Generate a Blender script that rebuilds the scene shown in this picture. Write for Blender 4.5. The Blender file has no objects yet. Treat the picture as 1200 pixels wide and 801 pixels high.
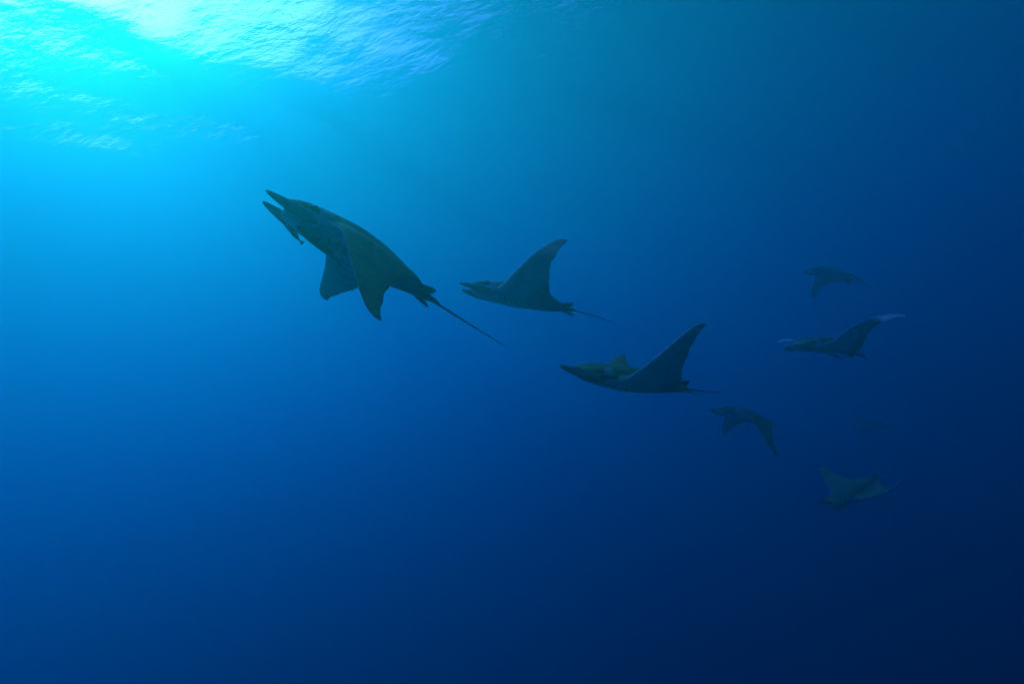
import bpy, bmesh, math, random
import numpy as np
from mathutils import Vector, Matrix

scene = bpy.context.scene
col = scene.collection
R = math.radians

# ------------------------------------------------------------------ camera
DEPTH = 13.4           # metres from the surface down to the diver
PITCH, ROLL = R(10.4), R(15.5)
f = Vector((0, math.cos(PITCH), math.sin(PITCH)))
r0 = Vector((1, 0, 0))
u0 = Vector((0, -math.sin(PITCH), math.cos(PITCH)))
right = math.cos(ROLL) * r0 - math.sin(ROLL) * u0
up = math.sin(ROLL) * r0 + math.cos(ROLL) * u0
CAM = Matrix((
    (right.x, up.x, -f.x, 0), (right.y, up.y, -f.y, 0), (right.z, up.z, -f.z, -DEPTH), (0, 0, 0, 1)))
cd = bpy.data.cameras.new('camera')
cam = bpy.data.objects.new('camera', cd)
col.objects.link(cam)
cam.matrix_world = CAM
cd.sensor_width = 36.0
cd.lens = 36.0 * 700 / 1200
cd.clip_end = 1000
cd.clip_start = 0.05
scene.camera = cam

# ------------------------------------------------------------------ sky and sun
SUN_EL = R(46.40)      # apparent height of the sun
SUN_AZ = R(-33.60)     # measured from +Y towards +X
sd = Vector((math.sin(SUN_AZ) * math.cos(SUN_EL), math.cos(SUN_AZ) * math.cos(SUN_EL), math.sin(SUN_EL)))
world = bpy.data.worlds.new('World')
scene.world = world
world.use_nodes = True
wn = world.node_tree
bgn = wn.nodes['Background']
sky = wn.nodes.new('ShaderNodeTexSky')
sky.sky_type = 'NISHITA'
sky.sun_disc = False
sky.sun_elevation = SUN_EL
sky.sun_rotation = SUN_AZ
sky.dust_density = 8.0
sky.ozone_density = 6.5
sky.air_density = 1.7
wn.links.new(sky.outputs[0], bgn.inputs[0])
bgn.inputs[1].default_value = 0.135

sl = bpy.data.lights.new('sun', 'SUN')
sl.energy = 3.0
sl.angle = R(0.5)
sl.color = (1.0, 0.97, 0.46)
sun = bpy.data.objects.new('sun', sl)
col.objects.link(sun)
sun.rotation_euler = (-sd).to_track_quat('-Z', 'Y').to_euler()

# ------------------------------------------------------------------ exposure
scene.view_settings.view_transform = 'Standard'
scene.view_settings.look = 'None'
scene.view_settings.gamma = 1.0
scene.view_settings.use_curve_mapping = False
scene.view_settings.exposure = 0.95
scene.render.engine = 'CYCLES'
cy = scene.cycles
cy.use_denoising = True
cy.max_bounces = 8
cy.diffuse_bounces = 2
cy.glossy_bounces = 2
cy.transmission_bounces = 2
cy.volume_bounces = 2
cy.transparent_max_bounces = 8
cy.caustics_reflective = False
cy.caustics_refractive = False


# ------------------------------------------------------------------ helpers
def link_mesh(name, verts, faces, mat, parent=None, smooth=True):
    me = bpy.data.meshes.new(name)
    me.from_pydata([tuple(v) for v in verts], [], faces)
    me.update()
    if smooth:
        me.shade_smooth()
    me.materials.append(mat)
    o = bpy.data.objects.new(name, me)
    col.objects.link(o)
    o.parent = parent
    return o


def new_mat(name):
    m = bpy.data.materials.new(name)
    m.use_nodes = True
    nt = m.node_tree
    nt.nodes.clear()
    out = nt.nodes.new('ShaderNodeOutputMaterial')
    return m, nt, out


class N:
    """small helper to write node trees briefly"""
    def __init__(self, nt):
        self.nt = nt

    def node(self, t, **kw):
        n = self.nt.nodes.new(t)
        for k, v in kw.items():
            setattr(n, k, v)
        return n

    def put(self, sock, v):
        if hasattr(v, 'is_output'):
            self.nt.links.new(v, sock)
        else:
            sock.default_value = v

    def math(self, op, a, b=0.0, c=0.0, clamp=False):
        n = self.node('ShaderNodeMath', operation=op, use_clamp=clamp)
        self.put(n.inputs[0], a)
        self.put(n.inputs[1], b)
        self.put(n.inputs[2], c)
        return n.outputs[0]

    def ramp(self, v, a, b, lo=0.0, hi=1.0):
        n = self.node('ShaderNodeMapRange', interpolation_type='SMOOTHSTEP')
        self.put(n.inputs['Value'], v)
        n.inputs['From Min'].default_value = a
        n.inputs['From Max'].default_value = b
        n.inputs['To Min'].default_value = lo
        n.inputs['To Max'].default_value = hi
        return n.outputs['Result']

    def mix(self, fac, a, b):
        n = self.node('ShaderNodeMix', data_type='RGBA')
        self.put(n.inputs['Factor'], fac)
        self.put(n.inputs['A'], a if hasattr(a, 'is_output') else (*a, 1))
        self.put(n.inputs['B'], b if hasattr(b, 'is_output') else (*b, 1))
        return n.outputs['Result']

    def noise(self, vec, scale, detail=3.0, rough=0.55):
        n = self.node('ShaderNodeTexNoise')
        self.put(n.inputs['Vector'], vec)
        n.inputs['Scale'].default_value = scale
        n.inputs['Detail'].default_value = detail
        n.inputs['Roughness'].default_value = rough
        return n.outputs[0]


# ------------------------------------------------------------------ the sea
# wavy surface seen from below
def wave_height(x, y):
    rng = np.random.default_rng(7)
    z = np.zeros_like(x)
    for k in range(46):
        lam = 0.9 * (1.095 ** k)
        if lam > 26:
            break
        th = rng.normal(0.7, 0.75)
        ph = rng.uniform(0, 6.283)
        amp = 0.0125 * lam / (1 + 0.075 * lam * lam)
        z += amp * np.sin(6.283 / lam * (x * math.cos(th) + y * math.sin(th)) + ph)
    z *= WAVE
    for lam, th, ph, slope in ((6.3, 2.5, 3.4, 0.032), (9.1, 2.9, 5.1, 0.032), (4.7, 2.0, 1.0, 0.03)):
        z += slope * lam / 6.283 * np.sin(6.283 / lam * (x * math.cos(th) + y * math.sin(th)) + ph)
    return z


WAVE = 0.30
c1 = np.arange(-38, 38.01, 0.3)
ext = np.array([42, 48, 56, 68, 84, 105, 130, 160.0])
ax = np.concatenate([-ext[::-1], c1, ext])
gx, gy = np.meshgrid(ax - 4, ax + 14)
gz = wave_height(gx, gy)
n = len(ax)
idx = np.arange(n * n).reshape(n, n)
quads = np.stack([idx[:-1, :-1], idx[:-1, 1:], idx[1:, 1:], idx[1:, :-1]], -1).reshape(-1, 4).tolist()

m, nt, out = new_mat('sea_surface')
h = N(nt)
geo = h.node('ShaderNodeNewGeometry')
mapn = h.node('ShaderNodeMapping')
mapn.inputs['Rotation'].default_value = (0, 0, 0.6)
mapn.inputs['Scale'].default_value = (1.0, 1.7, 1.0)
nt.links.new(geo.outputs['Position'], mapn.inputs['Vector'])
swl = h.noise(mapn.outputs['Vector'], 1.1, 2.5, 0.5)
rip = h.noise(mapn.outputs['Vector'], 13.0, 2.0, 0.5)
nz = h.math('ADD', h.math('MULTIPLY', swl, 0.040), h.math("MULTIPLY", rip, 0.0062))
bump = h.node('ShaderNodeBump')
bump.inputs['Strength'].default_value = 1.0
bump.inputs['Distance'].default_value = 1.0
nt.links.new(nz, bump.inputs['Height'])
fr = h.node('ShaderNodeFresnel')
fr.inputs['IOR'].default_value = 1.33
nt.links.new(bump.outputs[0], fr.inputs['Normal'])
tr = h.node('ShaderNodeBsdfTransparent')
gl = h.node('ShaderNodeBsdfGlossy')
gl.inputs['Roughness'].default_value = 0.03
nt.links.new(bump.outputs[0], gl.inputs['Normal'])
mx = h.node('ShaderNodeMixShader')
nt.links.new(fr.outputs[0], mx.inputs[0])
nt.links.new(tr.outputs[0], mx.inputs[1])
nt.links.new(gl.outputs[0], mx.inputs[2])
nt.links.new(mx.outputs[0], out.inputs['Surface'])
sea = link_mesh('water_surface', np.stack([gx.ravel(), gy.ravel(), gz.ravel()], -1), quads, m)
sea['kind'] = 'structure'
sea['label'] = 'rippled underside of the sea surface above the rays'
sea['category'] = 'water'

# the sea water itself: absorbs red, scatters blue all round and pale green forward
m, nt, out = new_mat('sea_water')
h = N(nt)


def scat(coef, g):
    s = h.node('ShaderNodeVolumeScatter')
    d = max(coef)
    s.inputs['Color'].default_value = (*[c / d for c in coef], 1)
    s.inputs['Density'].default_value = d
    s.inputs['Anisotropy'].default_value = g
    return s.outputs[0]


def absorb(coef):
    s = h.node('ShaderNodeVolumeAbsorption')
    d = max(coef)
    s.inputs['Color'].default_value = (*[1 - c / d for c in coef], 1)
    s.inputs['Density'].default_value = d
    return s.outputs[0]


def add(a, b):
    s = h.node('ShaderNodeAddShader')
    nt.links.new(a, s.inputs[0])
    nt.links.new(b, s.inputs[1])
    return s.outputs[0]


vol = add(add(scat((0.0009, 0.0372, 0.0238), 0.81), scat((0.0006, 0.0236, 0.0155), 0.62)), absorb((0.180, 0.0836, 0.0190)))
nt.links.new(vol, out.inputs['Volume'])
bm = bmesh.new()
bmesh.ops.create_cube(bm, size=1.0)
bmesh.ops.scale(bm, vec=(300, 300, 60), verts=bm.verts)
bmesh.ops.translate(bm, vec=(0, 14, -30.75), verts=bm.verts)
me = bpy.data.meshes.new('haze')
bm.to_mesh(me)
bm.free()
me.materials.append(m)
hz = bpy.data.objects.new('haze', me)
col.objects.link(hz)
hz['kind'] = 'stuff'
hz['label'] = 'clear blue sea water filling the whole scene'
hz['category'] = 'water'


# ------------------------------------------------------------------ skin materials
def skin_material(name, pale_tip=0.0, tip_far=0.0, belly=(0.86, 0.89, 0.86), back=(0.15, 0.195, 0.065)):
    m, nt, out = new_mat(name)
    h = N(nt)
    at = h.node('ShaderNodeAttribute', attribute_name='rest')
    an = h.node('ShaderNodeAttribute', attribute_name='rest_n')
    sp = h.node('ShaderNodeSeparateXYZ')
    nt.links.new(at.outputs['Vector'], sp.inputs[0])
    sn = h.node('ShaderNodeSeparateXYZ')
    nt.links.new(an.outputs['Vector'], sn.inputs[0])
    x, y, z = sp.outputs
    ay = h.math('ABSOLUTE', y)
    big = h.noise(at.outputs['Vector'], 3.2, 4.0)
    mid = h.noise(at.outputs['Vector'], 11.0, 4.0, 0.65)
    fine = h.noise(at.outputs['Vector'], 60.0, 2.0)
    # back above, belly below; the line between them wanders along the flank
    w = h.math('ADD', sn.outputs[2], h.math('MULTIPLY', h.math('SUBTRACT', mid, 0.5), 0.7))
    dors = h.ramp(w, 0.02, 0.3)
    # grey hind margin of the underside with an irregular front edge
    e = h.math('ADD', x, h.math('MULTIPLY', h.math('SUBTRACT', big, 0.5), 0.5))
    e = h.math('ADD', e, h.math('MULTIPLY', ay, 0.35))
    hind = h.ramp(e, 0.10, -0.22)
    under = h.mix(hind, belly, (0.28, 0.32, 0.36))
    blot = h.ramp(mid, 0.50, 0.66)
    under = h.mix(h.math('MULTIPLY', blot, 0.4), under, (0.32, 0.36, 0.34))
    b1 = h.mix(h.ramp(big, 0.35, 0.7), back, tuple(c * 0.55 for c in back))
    b1 = h.mix(h.math('MULTIPLY', h.ramp(mid, 0.52, 0.72), 0.6), b1, tuple(min(1, c * 1.7) for c in back))
    # old rake scars and rubbed patches on the back
    b1 = h.mix(h.math('MULTIPLY', h.ramp(fine, 0.6, 0.75), 0.35), b1, (0.2, 0.22, 0.17))
    # pale blaze on the shoulder behind the eye
    dd = h.math('ADD', h.math('POWER', h.math('SUBTRACT', x, 0.48), 2.0), h.math('POWER', h.math('SUBTRACT', ay, 0.25), 2.0))
    blaze = h.ramp(h.math('ADD', dd, h.math('MULTIPLY', h.math('SUBTRACT', mid, 0.5), 0.012)), 0.0060, 0.0)
    b1 = h.mix(h.math('MULTIPLY', blaze, 0.7), b1, (0.6, 0.64, 0.6))
    colr = h.mix(dors, under, b1)
    if pale_tip:
        span = h.math('ADD', ay, h.math('MULTIPLY', h.math('LESS_THAN', y, 0.0), tip_far))
        tp = h.ramp(h.math('ADD', span, h.math('MULTIPLY', h.math('SUBTRACT', mid, 0.5), 0.25)), 1.06, 1.2, 0.0, pale_tip)
        colr = h.mix(tp, colr, (0.88, 0.9, 0.88))
    bs = h.node('ShaderNodeBsdfPrincipled')
    nt.links.new(colr, bs.inputs['Base Color'])
    bs.inputs['Roughness'].default_value = 0.6
    bs.inputs['Specular IOR Level'].default_value = 0.15
    bp = h.node('ShaderNodeBump')
    bp.inputs['Strength'].default_value = 0.35
    bp.inputs['Distance'].default_value = 0.01
    nt.links.new(mid, bp.inputs['Height'])
    nt.links.new(bp.outputs[0], bs.inputs['Normal'])
    res = bs.outputs[0]
    if pale_tip:
        # the thin white tips let some light through
        tl = h.node('ShaderNodeBsdfTranslucent')
        tl.inputs['Color'].default_value = (0.9, 0.92, 0.9, 1)
        ms = h.node('ShaderNodeMixShader')
        nt.links.new(h.math('MULTIPLY', tp, 0.55), ms.inputs[0])
        nt.links.new(bs.outputs[0], ms.inputs[1])
        nt.links.new(tl.outputs[0], ms.inputs[2])
        res = ms.outputs[0]
    nt.links.new(res, out.inputs['Surface'])
    return m


def plain_material(name, a, b, scale=14.0, rough=0.6):
    m, nt, out = new_mat(name)
    h = N(nt)
    tc = h.node('ShaderNodeTexCoord')
    nz = h.noise(tc.outputs['Object'], scale, 4.0, 0.6)
    c = h.mix(h.ramp(nz, 0.35, 0.65), a, b)
    bs = h.node('ShaderNodeBsdfPrincipled')
    nt.links.new(c, bs.inputs['Base Color'])
    bs.inputs['Roughness'].default_value = rough
    bs.inputs['Specular IOR Level'].default_value = 0.2
    nt.links.new(bs.outputs[0], out.inputs['Surface'])
    return m


SKIN = skin_material('ray_skin')
SKIN_LEAD = skin_material('ray_skin_lead', 0.0, back=(0.20, 0.28, 0.085))
SKIN_MIDDLE = skin_material('ray_skin_green_back', 0.0, back=(0.21, 0.30, 0.085))
SKIN_GREEN = skin_material('ray_skin_olive', 0.0, back=(0.20, 0.28, 0.08))
SKIN_PALE = skin_material('ray_skin_pale_tip', 1.0, 0.25)
SKIN_TIP = skin_material('ray_skin_light_tip', 0.45)
FIN = plain_material('fin_skin', (0.06, 0.075, 0.06), (0.11, 0.13, 0.09))
HORN = plain_material('horn_skin', (0.07, 0.09, 0.08), (0.18, 0.22, 0.18), 9.0)
EYE = plain_material('eye_dark', (0.01, 0.01, 0.012), (0.02, 0.02, 0.02), 30, 0.25)
SLIT = plain_material('gill_dark', (0.02, 0.022, 0.025), (0.035, 0.035, 0.04), 30, 0.8)
REMORA = plain_material('remora_skin', (0.012, 0.014, 0.016), (0.03, 0.033, 0.036), 18.0)

# ------------------------------------------------------------------ devil ray
FX = np.array([-.80, -.74, -.6, -.4, -.2, 0, .2, .4, .58, .72, .80])
FW = np.array([.02, .05, .11, .19, .25, .285, .295, .29, .275, .245, .205])
FT = np.array([.015, .035, .07, .12, .16, .18, .18, .155, .125, .09, .05])
FB = np.array([-.015, -.035, -.06, -.09, -.12, -.145, -.155, -.15, -.14, -.12, -.09])
WY = np.array([0, .15, .22, .30, .45, .6, .8, 1.0, 1.2, 1.34, 1.42, 1.45])
LE = np.array([.48, .47, .44, .40, .32, .235, .115, -.02, -.175, -.31, -.41, -.475])
TE = np.array([-.68, -.66, -.62, -.555, -.45, -.385, -.35, -.36, -.415, -.485, -.545, -.57])
Y0, YT = 0.24, 1.45


def smooth_interp(x, xs, ys):
    """Catmull-Rom through the stations"""
    x = np.clip(np.asarray(x, float), xs[0], xs[-1])
    d = np.gradient(ys, xs)
    i = np.clip(np.searchsorted(xs, x) - 1, 0, len(xs) - 2)
    hh = xs[i + 1] - xs[i]
    t = (x - xs[i]) / hh
    return ((2 * t**3 - 3 * t**2 + 1) * ys[i] + (t**3 - 2 * t**2 + t) * hh * d[i]
            + (-2 * t**3 + 3 * t**2) * ys[i + 1] + (t**3 - t**2) * hh * d[i + 1])


def loft(rings, cap=True):
    nr, k = len(rings), len(rings[0])
    v = [tuple(p) for r in rings for p in r]
    fcs = []
    for i in range(nr - 1):
        for j in range(k):
            a, b = i * k + j, i * k + (j + 1) % k
            fcs.append((a, b, b + k, a + k))
    if cap:
        fcs.append(tuple(range(k))[::-1])
        fcs.append(tuple((nr - 1) * k + j for j in range(k)))
    return v, fcs


def rest_body():
    K = 40
    an = np.linspace(0, 2 * math.pi, K, endpoint=False)
    ca, sa = np.cos(an), np.sin(an)
    ex = 0.85

    def ring(x, w, t, b):
        yy = w * np.sign(ca) * np.abs(ca) ** ex
        zz = np.where(sa > 0, t * np.abs(sa) ** ex, b * np.abs(sa) ** ex)
        return np.c_[np.full(K, x), yy, zz]
    rings = []
    for x in np.linspace(-.80, .80, 54):
        rings.append(ring(x, *(float(smooth_interp(x, FX, a)) for a in (FW, FT, FB))))
    # open mouth: lips turn in and the cavity runs back
    for x, w, t, b in ((.812, .195, .04, -.078), (.808, .18, .028, -.066), (.76, .175, .03, -.07), (.66, .17, .035, -.075), (.56, .12, .02, -.04)):
        rings.append(ring(x, w, t, b))
    v, fc = loft(rings)
    # wings: one slab of rounded profiles from tip to tip
    J = 24
    rings = []
    for y in np.concatenate([-np.linspace(1.45, 0, 40), np.linspace(0, 1.45, 40)[1:]]):
        a = abs(y)
        le, te = float(smooth_interp(a, WY, LE)), float(smooth_interp(a, WY, TE))
        th = float(np.interp(a, [0, .3, .6, 1.0, 1.3, 1.45], [.10, .085, .055, .036, .026, .022]))
        pts = []
        for j in range(J):
            t = 2 * math.pi * j / J
            c = 0.5 + 0.5 * math.cos(t)
            prof = math.copysign(abs(math.sin(t)) ** 0.8, math.sin(t)) * (0.55 + 0.45 * c)
            pts.append((te + (le - te) * c, y, th * prof))
        rings.append(pts)
    v2, f2 = loft(rings)
    o = len(v)
    v += v2
    fc += [tuple(i + o for i in q) for q in f2]
    me = bpy.data.meshes.new('rest')
    me.from_pydata(v, [], fc)
    bm = bmesh.new()
    bm.from_mesh(me)
    bmesh.ops.recalc_face_normals(bm, faces=bm.faces)
    bm.to_mesh(me)
    bm.free()
    tmp = bpy.data.objects.new('rest', me)
    col.objects.link(tmp)
    md = tmp.modifiers.new('remesh', 'REMESH')
    md.mode = 'VOXEL'
    md.voxel_size = 0.013
    dg = bpy.context.evaluated_depsgraph_get()
    dg.update()
    res = bpy.data.meshes.new_from_object(tmp.evaluated_get(dg))
    bpy.data.objects.remove(tmp)
    bm = bmesh.new()
    bm.from_mesh(res)
    for i in range(4):
        bmesh.ops.smooth_vert(bm, verts=bm.verts, factor=0.5, use_axis_x=True, use_axis_y=True, use_axis_z=True)
    fair = [q for q in bm.verts if 0.12 < abs(q.co.y) < 0.55 and q.co.x < 0.45]
    for i in range(14):
        bmesh.ops.smooth_vert(bm, verts=fair, factor=0.5, use_axis_x=True, use_axis_y=True, use_axis_z=True)
    bm.normal_update()
    P = np.array([q.co[:] for q in bm.verts])
    NN = np.array([q.normal[:] for q in bm.verts])
    # thin the outer wing and its hind edge
    a = np.abs(P[:, 1])
    thin = np.interp(a, [.3, .7, 1.45], [1, .8, .55])
    P[:, 2] *= thin
    bm.verts.index_update()
    F = [tuple(w.index for w in q.verts) for q in bm.faces]
    bm.free()
    return P, NN, F


def deform(P, q):
    """bend the flat body into a swimming pose: wing arcs left and right, sweep, back arch"""
    P = np.array(P, float)
    o = P.copy()
    aL0, aL1, aR0, aR1, sL, sR, bend = q
    S = YT - Y0
    ss = np.linspace(0, 1.1, 111)
    e = np.clip(ss / .3, 0, 1)
    e = e * e * (3 - 2 * e)
    for sg, a0, a1, sw in ((1, aL0, aL1, sL), (-1, aR0, aR1, sR)):
        y = P[:, 1] * sg
        mk = y > Y0
        s = (y[mk] - Y0) / S
        ph = a0 * e + a1 * ss
        cyy = np.concatenate([[0], np.cumsum((np.cos(ph)[1:] + np.cos(ph)[:-1]) / 2 * np.diff(ss))]) * S
        czz = np.concatenate([[0], np.cumsum((np.sin(ph)[1:] + np.sin(ph)[:-1]) / 2 * np.diff(ss))]) * S
        p = np.interp(s, ss, ph)
        z = P[mk, 2]
        o[mk, 1] = sg * (Y0 + np.interp(s, ss, cyy) - z * np.sin(p))
        o[mk, 2] = np.interp(s, ss, czz) + z * np.cos(p)
        o[mk, 0] = P[mk, 0] + sw * s * s
    if abs(bend) > 1e-6:
        th = bend * o[:, 0]
        Rr = 1 / bend
        z = o[:, 2].copy()
        o[:, 0] = (Rr - z) * np.sin(th)
        o[:, 2] = Rr - (Rr - z) * np.cos(th)
    return o


REST_P, REST_N, REST_F = rest_body()
LOW = np.where(REST_N[:, 2] < -0.2)[0]


def blade(path, heights, thick, axis, K=12):
    """flat tapering fin: path of centres, half-heights along axis, half-thickness across"""
    rings = []
    path = np.array(path, float)
    ax = np.array(axis, float)
    tg = np.gradient(path, axis=0)
    for p, hh, tt, t in zip(path, heights, thick, tg):
        t = t / np.linalg.norm(t)
        a = ax - t * (ax @ t)
        a /= np.linalg.norm(a)
        b = np.cross(t, a)
        rings.append([p + a * hh * math.cos(w) + b * tt * math.sin(w) for w in np.linspace(0, 2 * math.pi, K, endpoint=False)])
    return loft(rings)


def ragged(P, seed):
    """each animal's own slightly uneven hind margin, with a nick or two"""
    rng = np.random.default_rng(seed)
    y, x = P[:, 1], P[:, 0]
    te = smooth_interp(np.abs(y), WY, TE)
    le = smooth_interp(np.abs(y), WY, LE)
    w = np.clip(1 - (x - te) / np.maximum(0.45 * (le - te), 1e-3), 0, 1) ** 1.5 * np.clip((np.abs(y) - .3) / .2, 0, 1)
    d = sum(a * np.sin(k * y + rng.uniform(0, 6.28)) for k, a in ((5, .012), (11, .008), (23, .005), (41, .003)))
    for i in range(2):
        c = rng.uniform(.45, 1.25) * rng.choice([-1, 1])
        d = d + rng.uniform(.008, .018) * np.exp(-((y - c) / .022) ** 2)
    o = P.copy()
    o[:, 0] += d * w
    return o


def make_ray(label, M, q, skin=SKIN, tail_len=0.6, tail_droop=0.0, slits=True):
    root = bpy.data.objects.new('devil_ray', None)
    col.objects.link(root)
    root.empty_display_size = 0.1
    root.matrix_world = M
    root['label'] = label
    root['category'] = 'ray'
    root['group'] = 'devil rays swimming in a loose line'
    P = deform(ragged(REST_P, len(label)), q)
    b = link_mesh('body', P, REST_F, skin, root)
    for nm, arr in (('rest', REST_P), ('rest_n', REST_N)):
        at = b.data.attributes.new(nm, 'FLOAT_VECTOR', 'POINT')
        at.data.foreach_set('vector', arr.astype(np.float32).ravel())

    def part(name, vf, mat):
        return link_mesh(name, deform(vf[0], q), vf[1], mat, root)
    for s in (1, -1):
        # cephalic fin: a rolled paddle reaching forward from the corner of the mouth
        t = np.linspace(0, 1, 14)
        path = np.c_[.50 + .50 * t, s * (.252 + .008 * np.sin(t * 3.1) - .06 * t), -.03 - .015 * np.sin(t * 3) + .012 * t]
        hh = np.interp(t, [0, .2, .5, .75, .92, 1], [.045, .070, .060, .040, .024, .009])
        tt = np.interp(t, [0, .3, .8, 1], [.028, .032, .018, .005])
        part('cephalic_fin', blade(path, hh, tt, (0, -.25 * s, 1)), HORN)
        # eye bulging from the side of the head
        rings = []
        for w in np.linspace(0.02, math.pi - 0.02, 9):
            rings.append([(.58 + .044 * math.sin(w) * math.cos(k), s * (.250 + .034 * math.cos(w)), .045 + .036 * math.sin(w) * math.sin(k))
                          for k in np.linspace(0, 2 * math.pi, 12, endpoint=False)])
        part('eye', loft(rings), EYE)
        # pelvic fin
        t = np.linspace(0, 1, 7)
        path = np.c_[-.56 - .27 * t, s * (.07 + .11 * t), -.01 - .02 * t]
        part('pelvic_fin', blade(path, np.interp(t, [0, .4, .8, 1], [.05, .075, .06, .015]), np.interp(t, [0, 1], [.02, .006]), (0, 1, 0)), FIN)
        if slits:
            for g in range(5):
                t = np.linspace(0, 1, 8)
                x0 = .30 - .085 * g
                yy = .10 + (.17 - .012 * g) * t
                xx = x0 + .05 * np.sin(t * 2.2)
                zs = [REST_P[LOW][np.argmin((REST_P[LOW, 0] - a) ** 2 + (REST_P[LOW, 1] - s * b_) ** 2), 2] for a, b_ in zip(xx, yy)]
                path = np.c_[xx, s * yy, np.array(zs) + .003]
                part('gill_slit', blade(path, .012 * np.sin(np.clip(t, .06, .94) * math.pi), np.full(8, .008), (1, 0, 0), 8), SLIT)
    t = np.linspace(0, 1, 6)
    path = np.c_[-.66 - .12 * t, 0 * t, .035 + .075 * t]
    part('dorsal_fin', blade(path, np.interp(t, [0, .7, 1], [.06, .035, .006]), np.interp(t, [0, 1], [.018, .005]), (1, 0, 0)), FIN)
    t = np.linspace(0, 1, 22)
    path = np.c_[-.72 - tail_len * t, .03 * np.sin(t * 4), .0 + tail_droop * t * t]
    rr = np.interp(t, [0, .1, .5, 1], [.034, .013, .008, .003])
    part('tail', blade(path, rr, rr, (0, 0, 1), 8), FIN)
    return root


SIZE = 0.66            # wings about 1.9 m tip to tip


def pose(pos, F, L):
    """where a ray swims (metres, sea surface at z = 0), where its nose points and where its left side faces"""
    F, L = Vector(F).normalized(), Vector(L)
    L = (L - F * L.dot(F)).normalized()
    U = F.cross(L)
    p = Vector(pos)
    F, L, U = F * SIZE, L * SIZE, U * SIZE
    return Matrix(((F.x, L.x, U.x, p.x), (F.y, L.y, U.y, p.y), (F.z, L.z, U.z, p.z), (0, 0, 0, 1)))


rays = {}
rays[1] = make_ray('largest leading devil ray climbing at upper left with wings swept down', pose((-0.755, 3.578, -11.946), (-0.615, -0.480, 0.623), (0.437, -0.873, -0.231)), (-0.75, 0.01, -0.23, -0.14, 0.28, 0.49, -0.06), SKIN_LEAD, 1.02, 0.10)
rays[2] = make_ray('second devil ray just behind the leader with one wing raised to a pale tip', pose((0.231, 5.987, -11.890), (-0.875, -0.026, 0.484), (0.033, -0.999, 0.005)), (0.616, 0.052, 0.70, 0.132, 0.081, 0.33, -0.046), SKIN_TIP, 0.75)
rays[3] = make_ray('middle devil ray with green back and near wing lifted high', pose((0.945, 5.260, -13.064), (-0.883, -0.261, 0.390), (0.157, -0.947, -0.278)), (0.678, 0.527, 0.20, 0.16, 0.206, 0.16, 0.073), SKIN_MIDDLE)
rays[4] = make_ray('dim devil ray below the middle one with wings drooping', pose((3.554, 10.577, -13.818), (-0.818, -0.324, 0.475), (0.310, -0.945, -0.111)), (-0.746, -0.622, -0.321, -0.173, 0.066, 0.055, -0.055))
rays[5] = make_ray('devil ray with bright white wing tips both raised at right', pose((4.328, 8.602, -13.104), (-0.890, -0.305, 0.332), (0.262, -0.946, -0.163)), (1.2, -0.75, 0.72, -0.9, -0.10, 0.64, -0.31), SKIN_PALE, 0.4)
rays[6] = make_ray('faint devil ray highest at right seen as a dark silhouette', pose((7.180, 12.976, -11.493), (-0.851, -0.284, 0.443), (0.270, -0.958, -0.096)), (-0.474, -0.388, -0.233, -0.243, -0.002, 0.018, -0.123))
rays[7] = make_ray('lowest devil ray at lower right with green back turned to view', pose((4.820, 10.431, -15.435), (-0.960, -0.228, -0.163), (0.264, -0.931, -0.249)), (0.16, 0.60, 0.096, 0.13, 0.22, 0.068, 0.08), SKIN_GREEN, 0.4)
rays[8] = make_ray('barely visible devil ray fading into the blue above the lowest one', pose((11.244, 21.555, -15.678), (-0.934, -0.295, -0.055), (0.282, -0.892, -0.349)), (0.2, 0.2, 0.25, 0.15, 0.05, 0.05, 0.0), SKIN, 0.4)


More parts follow.
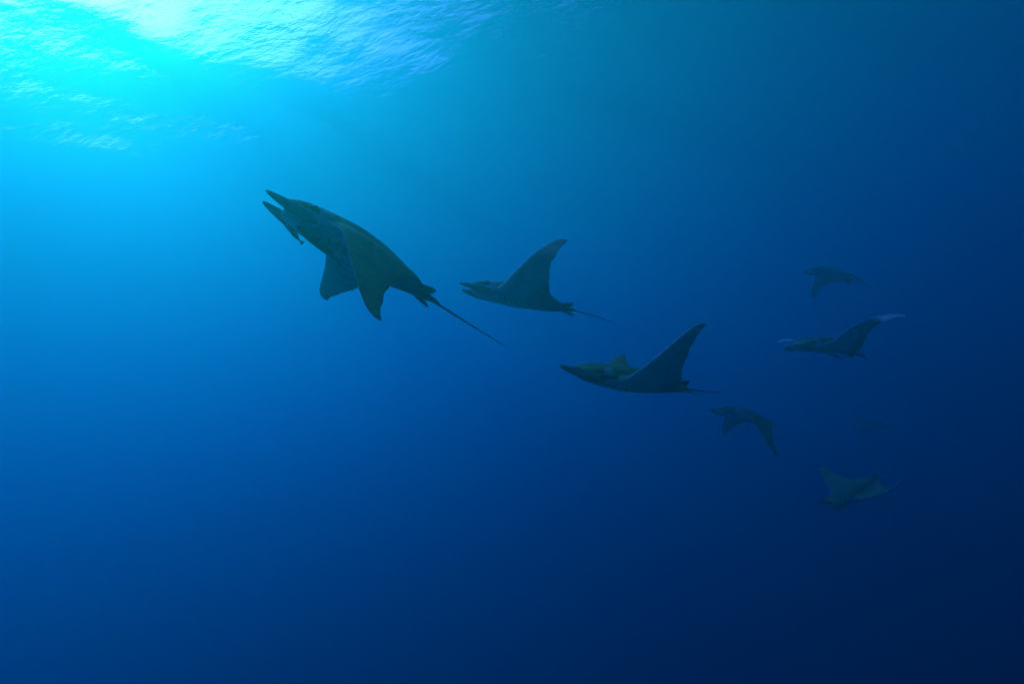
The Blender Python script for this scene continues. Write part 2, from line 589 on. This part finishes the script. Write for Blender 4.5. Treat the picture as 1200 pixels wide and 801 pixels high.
# ------------------------------------------------------------------ remoras clinging to the rays
def make_remora(host, head, tail, normal, label, stout=1.0):
    """slender sucker fish; head and tail in the host's own frame, normal away from the host's skin"""
    H = host.matrix_world
    h0, t0 = H @ Vector(head), H @ Vector(tail)
    X = (h0 - t0)
    Lh = X.length
    X.normalize()
    Z = -(H.to_3x3() @ Vector(normal))
    Z = (Z - X * Z.dot(X)).normalized()
    Y = Z.cross(X)
    root = bpy.data.objects.new('remora', None)
    col.objects.link(root)
    root.empty_display_size = 0.05
    root.matrix_world = Matrix(((X.x, Y.x, Z.x, t0.x), (X.y, Y.y, Z.y, t0.y), (X.z, Y.z, Z.z, t0.z), (0, 0, 0, 1))) @ Matrix.Scale(Lh, 4)
    root['label'] = label
    root['category'] = 'remora'
    root['group'] = 'remoras clinging to the devil rays'
    xs = np.linspace(0.06, 1.0, 20)
    wd = np.interp(xs, [.06, .2, .45, .7, .85, .95, 1.0], [.014, .03, .058, .07, .068, .05, .015])
    hu = np.interp(xs, [.06, .2, .45, .7, .85, .95, 1.0], [.022, .036, .058, .055, .045, .03, .012])
    wob = 0.018 * np.sin(xs * 5.5)
    wd, hu = wd * stout, hu * stout
    K = 14
    rings = []
    for x, w, hh, c in zip(xs, wd, hu, wob):
        rings.append([(x, c + w * math.cos(k), hh * math.sin(k) * (0.85 if math.sin(k) > 0 else 1.1)) for k in np.linspace(0, 2 * math.pi, K, endpoint=False)])
    v, fc = loft(rings)
    link_mesh('body', v, fc, REMORA, root)

    def fin(name, path, hh, axis):
        vv, ff = blade(path, hh, np.full(len(path), .006), axis, 8)
        link_mesh(name, vv, ff, REMORA, root)
    t = np.linspace(0, 1, 6)
    fin('tail_fin', np.c_[.10 - .14 * t, 0 * t, 0 * t], np.interp(t, [0, .6, 1], [.015, .06, .085]), (0, 0, 1))
    fin('dorsal_fin', np.c_[.50 - .30 * t, 0 * t + .01, .045 - .005 * t], np.interp(t, [0, .25, 1], [.02, .05, .012]), (0, 0, 1))
    fin('anal_fin', np.c_[.50 - .30 * t, 0 * t + .01, -.05 + .012 * t], np.interp(t, [0, .25, 1], [.02, .05, .012]), (0, 0, 1))
    for sg in (1, -1):
        fin('pectoral_fin', np.c_[.74 - .12 * t, sg * (.06 + .06 * t), 0 * t], np.interp(t, [0, .5, 1], [.02, .03, .01]), (1, 0, .3))
    rings = [[(.82 + .14 * a * math.cos(k), .05 * a * math.sin(k), .036 + .012 * (1 - a)) for k in np.linspace(0, 2 * math.pi, 16, endpoint=False)] for a in (1.0, .9, .3)]
    v, fc = loft(rings)
    link_mesh('suction_disc', v, fc, REMORA, root)
    return root


make_remora(rays[1], (.63, .20, -.165), (.15, .11, -.22), (0, .25, -.97), 'long dark remora under the belly of the leading ray, behind its head', 1.35)
make_remora(rays[1], (.76, -.03, -.15), (.52, -.12, -.20), (.1, -.2, -.95), 'small dark remora below the chin of the leading ray')
make_remora(rays[3], (.62, .305, -.01), (.31, .335, .03), (0, 1, 0), 'dark remora on the side of the head of the middle ray', 1.3)
make_remora(rays[5], (.05, .06, -.165), (-.28, .06, -.22), (0, 0, -1), 'dark remora hanging under the ray with white wing tips', 1.3)
